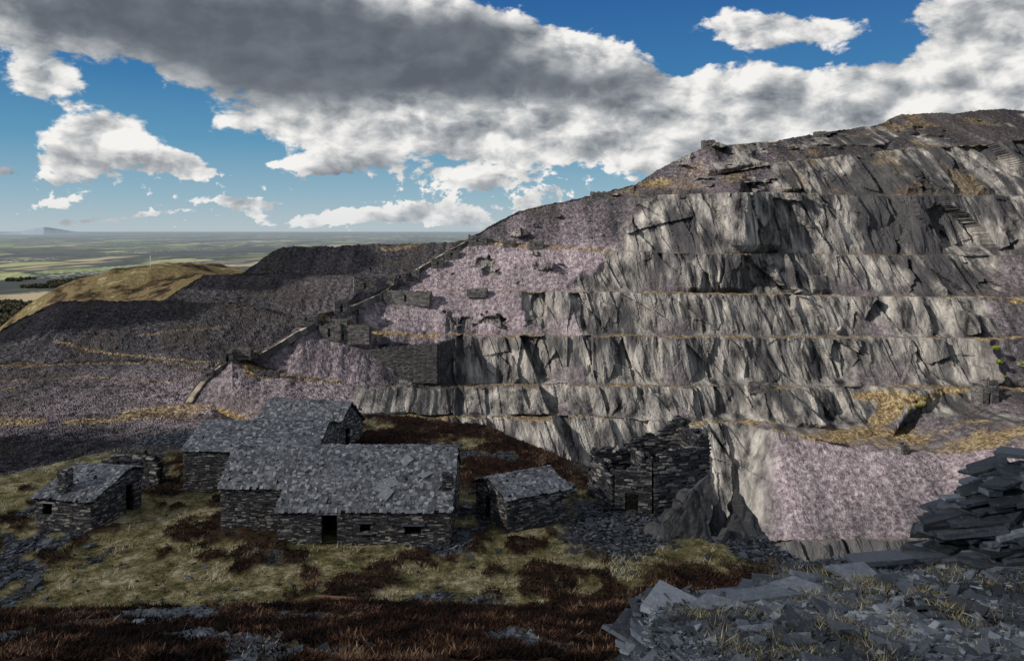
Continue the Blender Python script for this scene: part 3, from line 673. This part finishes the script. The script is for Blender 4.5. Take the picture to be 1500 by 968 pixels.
def slabs(B,cx,cy,z0,nl,lx,ly,th,spread=0.2,tilt=0.05,yaw=0.0,shrink=0.0,lean=None,num=1,yj=0.3):
    z=z0
    for i in range(nl):
        for k in range(num):
            t_=rng.uniform(*th);f=1-shrink*i/nl
            hx=rng.uniform(*lx)*f;hy=rng.uniform(*ly)*f
            a=yaw+rng.normal(0,yj);up=np.array([rng.normal(0,tilt),rng.normal(0,tilt),1.0])
            if lean is not None: up+=np.array([lean[0],lean[1],0.0])
            up/=np.linalg.norm(up);x_=np.array([math.cos(a),math.sin(a),0]);x_-=up*np.dot(x_,up);x_/=np.linalg.norm(x_)
            ox,oy=rng.normal(0,spread,2)
            B.add([(cx+ox,cy+oy,z)],[(hx,hy,t_/2)],np.array([[x_,np.cross(up,x_),up]]),0.35,jz=0.6,rnd=np.array([rng.uniform(0.05,0.85)]))
        z+=t_*0.9
    return z
B=Boxes()
for cy in np.arange(8.2,13.0,0.4):
    zt=-5.02-(cy-9)*0.24
    slabs(B,2.12+0.04*(cy-9),cy,zt-2.8,32,(0.22,0.42),(0.16,0.32),(0.05,0.12),0.07,0.04,1.3,num=2)
for cx in np.arange(2.3,5.2,0.45):
    slabs(B,cx,12.7+0.5*(cx-2.4)*(cx>3.6),-6.95,11,(0.25,0.42),(0.2,0.36),(0.05,0.12),0.12,0.05,0.1)
B.add([(2.5,12.2,-5.70),(3.0,11.8,-5.62),(3.9,12.3,-5.68),(4.7,13.1,-5.95),(6.1,14.2,-6.1),(6.9,15.0,-6.2)],[(0.48,0.42,0.045),(0.3,0.33,0.045),(0.48,0.22,0.06),(0.45,0.25,0.05),(0.42,0.25,0.04),(0.45,0.25,0.05)],randax(6,0.08),0.4,rnd=np.array([0.95,0.8,0.75,0.8,0.8,0.6]))
B.obj('dry_stone_retaining_wall',mt_frag)
B=Boxes()
for cx,cy,z0,nl,sp,yw in [(8.1,15.3,-6.75,10,0.28,0.1),(8.7,15.5,-6.75,18,0.25,0.0),(9.3,15.5,-6.7,26,0.25,0.2),(10.1,15.8,-6.7,34,0.28,0.1),(10.9,15.8,-6.6,36,0.28,-0.1),(11.8,15.9,-6.6,36,0.3,0.1),(9.0,14.7,-6.65,9,0.28,0.1),(9.8,14.7,-6.6,18,0.28,0.1),(10.8,14.6,-6.5,24,0.28,0.2),(12.6,15.6,-6.5,38,0.3,0.0),(11.6,14.2,-6.4,18,0.3,0.2)]:
    slabs(B,cx,cy,z0,nl,(0.20,0.72),(0.12,0.34),(0.03,0.11),sp,0.10,yw,0.12,lean=(-0.15,-0.05),num=3,yj=0.22)
B.obj('slate_slab_stack',mt_frag)

# ---------------------------------------------------------------- quarry ruins along the galleries, bedded on the ground surface
dg=bpy.context.evaluated_depsgraph_get();dg.update()
bvh=BVHTree.FromObject(o_hill,dg)
def far_ruin(name,a,e,Yd,w,h,d,yaw=0.0):
    w*=1.25;h*=1.4
    X0=(a-CX)/F*Yd;Z0=(HZ-e)/F*Yd
    hit=bvh.find_nearest(Vector((X0,Yd-1,Z0)))
    X0,Y0,Z0=hit[0] if hit[0] is not None else (X0,Yd,Z0)
    c,s=math.cos(yaw),math.sin(yaw);G=lambda x_,y_:(x_*c-y_*s,x_*s+y_*c)
    p=[G(-w/2,-2),G(w/2,-2),G(w/2,d-2),G(-w/2,d-2)]
    sg=[]
    for i in range(4):
        Ld=math.dist(p[i],p[(i+1)%4]);op=[(Ld*0.4,Ld*0.4+1.3,2.0,2.0+h*0.6)] if Ld>4 and i in(0,) else []
        sg.append((p[i],p[(i+1)%4],2.0+h*rng.uniform(0.7,1.0),2.0+h*rng.uniform(0.6,1.1),op,0.3))
    ruin(name,sg,-2.0,0.9,(0.8,2.2),(0.3,0.6),0.12,mt_far_stone,(X0,Y0,Z0))
for r in [(602,405,437,7,3.2,6,0.2),(586,408,433,5,2.6,4,0.2),(540,418,418,9,4,6,0.3),(601,444,423,18,4.5,4,-0.1),(575,441,424,7,3,4,0.2),(500,458,400,4.5,4.5,4,0.3),(452,466,384,8,2.8,4,0.2),(490,484,390,10,3.4,5,0.0),(508,497,388,18,5,4,0.05),(482,497,388,8,5,5,0.1),(352,516,366,9,2.2,4,0.1),(331,526,362,4,4,4,0.3),(308,556,356,3.5,3.5,3,0.2),(392,548,360,8,2,3,0.2),(1040,216,541,6,3,6,0),(1200,203,563,6,3,4,0),(700,354,461,8,2.6,4,0.1),(745,356,457,5,2,4,0.1),(785,360,455,6,2.2,4,0),(1443,590,372,7,6,6,0.2),(1447,575,377,4,6,5,0.2),(1318,648,338,3,2.5,3,0.4),(880,288,490,10,2.5,4,0),(960,286,474,14,2.2,3,0),(1010,284,458,10,2.4,3,0),(660,372,452,6,2.4,3,0.2),(1110,563,384,7,2,3,0),(640,384,446,5,2.6,3,0.2),(700,428,426,8,1.6,3,0)]:
    far_ruin('quarry_ruin',*r)
X0=(590-CX)/F*386
ruin('gallery_retaining_wall',[((-20,2),(17,-2),15,19,[],0.4),((17,-2),(24,14),19,19,[],0.4)],-3,1.2,(0.7,2.4),(0.3,0.6),0.22,mt_ret,(X0,386,(HZ-550)/F*386))
# rope-worked inclines: ballasted embankments with low parapets, bedded on the slope
def incline(name,pl,hw=1.3):
    P_=[np.array(((a-CX)/F*y,y,(HZ-e)/F*y)) for a,e,y in pl];S_=[]
    for p,q in zip(P_[:-1],P_[1:]):
        m_=max(2,int(np.linalg.norm(q-p)/3))
        for i in range(m_): S_.append(p+(q-p)*i/m_)
    S_.append(P_[-1]);S_=np.array(S_);G_=[]
    for s_ in S_:
        hq=bvh.find_nearest(Vector(s_-np.array([0,1.5,0])))[0];G_.append(tuple(hq) if hq is not None else tuple(s_))
    G_=np.array(G_)
    for _ in range(4): G_[1:-1]=(G_[:-2]+G_[1:-1]*2+G_[2:])/4
    em=empty(name,(0,0,0));Bb=Boxes();Bp=Boxes()
    for p,q in zip(G_[:-1],G_[1:]):
        d=q-p;Ld=np.linalg.norm(d)
        if Ld<0.05: continue
        d/=Ld;n_=np.cross([0,0,1],d);n_/=np.linalg.norm(n_);u_=np.cross(d,n_);c=(p+q)/2;A_=np.array([d,n_,u_])
        Bb.add([c+u_*0.1],[(Ld/2+0.3,hw,1.3)],A_,0.08)
        for sd in(-1,1): Bp.add([c+n_*sd*(hw+0.3)+u_*0.4],[(Ld/2+0.2,0.3,1.4+rng.uniform(-0.2,0.3))],A_,0.15)
    Bb.obj('ballast',mt_incl,em);Bp.obj('parapets',mt_far_stone,em)
incline('quarry_incline',[(700,348,466),(655,372,455),(606,402,441)])
incline('quarry_incline',[(590,412,434),(560,432,424),(504,457,402)])
incline('quarry_incline',[(470,472,386),(430,492,378),(385,522,368)],1.5)
incline('quarry_incline',[(335,535,362),(300,560,355),(268,598,342)],1.5)

def bushes():
    C=[]
    for a,e,Yd,n,r in [(1440,545,374,16,1.6),(1462,520,380,14,1.5),(1340,590,372,6,1.0),(1480,505,385,12,1.3)]:
        for i in range(n):
            q=Vector(((a-CX)/F*Yd+rng.normal(0,4),Yd-3,(HZ-e)/F*Yd+rng.normal(0,2)));hq=bvh.find_nearest(q)[0]
            C.append(tuple(hq if hq is not None else q))
    leaves('gorse_bushes',np.array(C),rng.uniform(0.8,1.7,len(C)),120,0.20,mt_bush)
bushes()
mast=empty('radio_mast',((220-CX)/F*1540,1540,(HZ-392)/F*1540))
B=Boxes();B.add([(0,0,12)],[(0.35,0.35,12)]);B.add([(0,0,17),(0,0,20)],[(1.6,0.3,0.25),(1.2,0.3,0.25)]);B.obj('lattice',mt_metal,mast)

# ---------------------------------------------------------------- out-of-view clouds, added up-sun to shade the ground
def shade_cloud(name,gx,gy,gz,rx,ry,H,seed,mat=None):
    import bmesh
    t_=(H-gz)/S[2];c=np.array([gx,gy,gz])+S*t_
    bm=bmesh.new();bmesh.ops.create_icosphere(bm,subdivisions=6,radius=1.0)
    co=np.array([v.co[:] for v in bm.verts]);d=1+0.55*fbm(co[:,0]*1.6+seed,co[:,1]*1.6,co[:,2]*1.6,o=5,seed=seed)*1.6
    co=co*d[:,None]*np.array([rx,ry,22.0]);co[:,2]=np.where(co[:,2]<-6,-6+0.2*(co[:,2]+6),co[:,2])
    for v,q in zip(bm.verts,co): v.co=q
    me=bpy.data.meshes.new(name);bm.to_mesh(me);bm.free();me.materials.append(mat or mt_shade_cloud)
    me.polygons.foreach_set('use_smooth',np.full(len(me.polygons),True))
    o=link(bpy.data.objects.new(name,me));o.location=c
shade_cloud('shade_cloud',-15,55,-20,100,85,330,3,mt_shade_cloud2)
shade_cloud('shade_cloud',-200,545,-25,105,48,330,9)
shade_cloud('shade_cloud',-290,465,-50,105,38,330,14)
shade_cloud('shade_cloud',60,580,30,110,36,330,21)
shade_cloud('shade_cloud',-205,205,-60,75,40,330,27)

# ---------------------------------------------------------------- sky
w=bpy.data.worlds.new('World');scene.world=w;w.use_nodes=True;t=NT(w.node_tree);t.n.clear()
tc=t.new('ShaderNodeTexCoord').outputs['Generated']
sky=t.new('ShaderNodeTexSky',sky_type='NISHITA');sky.sun_disc=False
sky.sun_elevation=math.asin(S[2]);sky.sun_rotation=math.atan2(S[0],S[1]);sky.altitude=300;sky.air_density=1.0;sky.dust_density=0.4;sky.ozone_density=2.5
sx=t.new('ShaderNodeSeparateXYZ');t.put(sx.inputs[0],tc)
hyp=t.m('MAXIMUM',t.m('SQRT',t.m('ADD',t.m('MULTIPLY',sx.outputs[0],sx.outputs[0]),t.m('MULTIPLY',sx.outputs[1],sx.outputs[1]))),0.02)
az=t.m('ARCTAN2',sx.outputs[0],sx.outputs[1]);el=t.m('MINIMUM',t.m('DIVIDE',sx.outputs[2],hyp),1.2)
def cxyz(a,b_,c_=0.0):
    nd=t.new('ShaderNodeCombineXYZ');t.put(nd.inputs[0],a);t.put(nd.inputs[1],b_);t.put(nd.inputs[2],c_);return nd.outputs[0]
Pq=cxyz(az,el)
wn=t.vm('MULTIPLY',t.vm('SUBTRACT',t.noise(Pq,5.0,2,0.6,col=True),(0.5,0.5,0.5)),(0.10,0.07,0))
Pb=t.vm('ADD',Pq,wn)
def blobs(lst):
    tot=None
    for (a,e,ra,re,amp) in lst:
        A_=math.atan((a-CX)/F);E_=(HZ-e)/F*math.cos(A_)
        nd=t.new('ShaderNodeMapping',vector_type='POINT');t.put(nd.inputs[0],Pb)
        sa,se=F/ra,F/re
        nd.inputs['Location'].default_value=(-A_*sa,-E_*se,0);nd.inputs['Scale'].default_value=(sa,se,0)
        g_=t.rng(t.vm('LENGTH',nd.outputs[0]),1.0,0.0,0.0,amp)
        tot=g_ if tot is None else t.m('ADD',tot,g_)
    return tot
cov=blobs([(250,20,420,125,1.4),(560,70,400,150,1.5),(60,20,260,75,1.0),(780,115,260,105,1.2),(480,170,230,60,0.8),(620,200,320,80,1.0),(900,180,330,120,1.4),(1150,165,300,100,1.4),(1350,150,260,95,1.3),(1490,90,190,130,1.4),
 (1150,45,200,45,0.95),(1440,20,110,50,0.9),(150,185,125,55,1.1),(160,235,130,45,1.1),(285,248,80,30,1.0),(55,115,100,42,0.75),(480,243,95,30,0.95),(690,262,130,30,0.9),(640,308,150,30,1.05),(350,302,95,18,0.95),(100,290,45,12,0.8),(770,292,75,24,1.0),(490,318,170,18,0.95),(390,240,40,12,0.6),(0,238,40,18,0.6),(180,324,130,10,0.75)])
out_=t.rng(el,0.36,0.7,0.0,0.55)
side_=t.rng(t.m('ABSOLUTE',az),0.62,0.9,0.0,0.5)
cov=t.m('MINIMUM',t.m('ADD',cov,t.m('MAXIMUM',out_,side_)),1.5)
dk=blobs([(380,60,460,120,1.25),(580,105,340,75,1.1),(860,132,200,42,0.8),(120,15,260,50,0.5),(700,50,170,60,0.6),(700,270,90,14,0.4),(1130,232,300,28,0.25),(600,225,220,26,0.2),(160,262,120,14,0.5),(480,264,70,10,0.4),(1170,64,120,14,0.2)])
dkc=t.m('MINIMUM',dk,1.0)
Pn=cxyz(az,t.m('MULTIPLY',el,1.5))
wn2=t.vm('MULTIPLY',t.vm('SUBTRACT',t.noise(Pn,12,2,0.6,col=True),(0.5,0.5,0.5)),(0.035,0.035,0))
Pn=t.vm('ADD',Pn,wn2)
def N(off):
    q=t.vm('ADD',Pn,off);return t.noise(q,12.0,5,0.54)
na=N((0,0,0));nb=N((-0.014,0.022,0))
nf=t.noise(Pn,60.0,3,0.62)
dens=t.m('ADD',t.m('ADD',cov,t.m('MULTIPLY',t.m('SUBTRACT',na,0.5),2.4)),t.m('MULTIPLY',t.m('SUBTRACT',nf,0.5),t.rng(el,0.03,0.11,2.2,0.6)))
alpha=t.rng(dens,0.40,0.66)
thick=t.rng(dens,0.6,1.9)
lit=t.m('MULTIPLY',t.m('MULTIPLY',t.m('SUBTRACT',na,nb),2.6),t.m('SUBTRACT',1.0,t.m('MULTIPLY',dkc,0.70)))
br=t.m('ADD',t.m('SUBTRACT',0.86,t.m('MULTIPLY',thick,0.20)),lit)
br=t.m('ADD',br,t.m('MULTIPLY',t.m('SUBTRACT',nf,0.5),0.14))
br=t.m('SUBTRACT',br,t.m('MULTIPLY',dkc,0.56))
br=t.m('MINIMUM',t.m('MAXIMUM',br,0.10),1.0)
cc=t.ramp(br,[(0.0,(0.09,0.11,0.14)),(0.3,(0.20,0.225,0.26)),(0.6,(0.46,0.485,0.51)),(1.0,(1.06,1.04,1.01))])
low=t.rng(el,0.0,0.06,0.35,0.0);cc=t.mix(low,cc,(0.60,0.67,0.72))
grad=t.ramp(t.m('MULTIPLY',el,2.5),[(0.0,(0.46,0.56,0.62)),(0.10,(0.28,0.46,0.58)),(0.26,(0.10,0.31,0.50)),(0.45,(0.030,0.185,0.42)),(0.75,(0.010,0.105,0.34))])
skyc=t.vm('MULTIPLY',sky.outputs[0],(0.075,0.075,0.075))
useg=t.rng(el,0.30,0.6,0.85,0.0)
final=t.mix(useg,skyc,grad)
bs=t.new('ShaderNodeBackground');bs.inputs[1].default_value=1.0;t.l.new(final,bs.inputs[0])
bc=t.new('ShaderNodeBackground');t.put(bc.inputs[1],t.rng(el,0.32,0.7,0.86,0.5));t.l.new(cc,bc.inputs[0])
ms=t.new('ShaderNodeMixShader');t.l.new(alpha,ms.inputs[0]);t.l.new(bs.outputs[0],ms.inputs[1]);t.l.new(bc.outputs[0],ms.inputs[2])
wo=t.new('ShaderNodeOutputWorld');t.l.new(ms.outputs[0],wo.inputs[0])
try: w.cycles.sampling_method='MANUAL';w.cycles.sample_map_resolution=256
except Exception: pass

sun=bpy.data.lights.new('sun','SUN');sun.energy=5.0;sun.angle=math.radians(0.5);sun.color=(1.0,0.93,0.84)
so=link(bpy.data.objects.new('sun',sun));so.rotation_euler=Vector(S).to_track_quat('Z','Y').to_euler()
cam=bpy.data.cameras.new('camera');co_=link(bpy.data.objects.new('camera',cam));co_.location=(0,0,0);co_.rotation_euler=(math.radians(90),0,0)
cam.lens=28;cam.sensor_width=36;cam.shift_y=-149/1500;cam.clip_start=0.1;cam.clip_end=200000
scene.camera=co_
scene.view_settings.view_transform='Standard';scene.view_settings.look='None';scene.view_settings.exposure=0
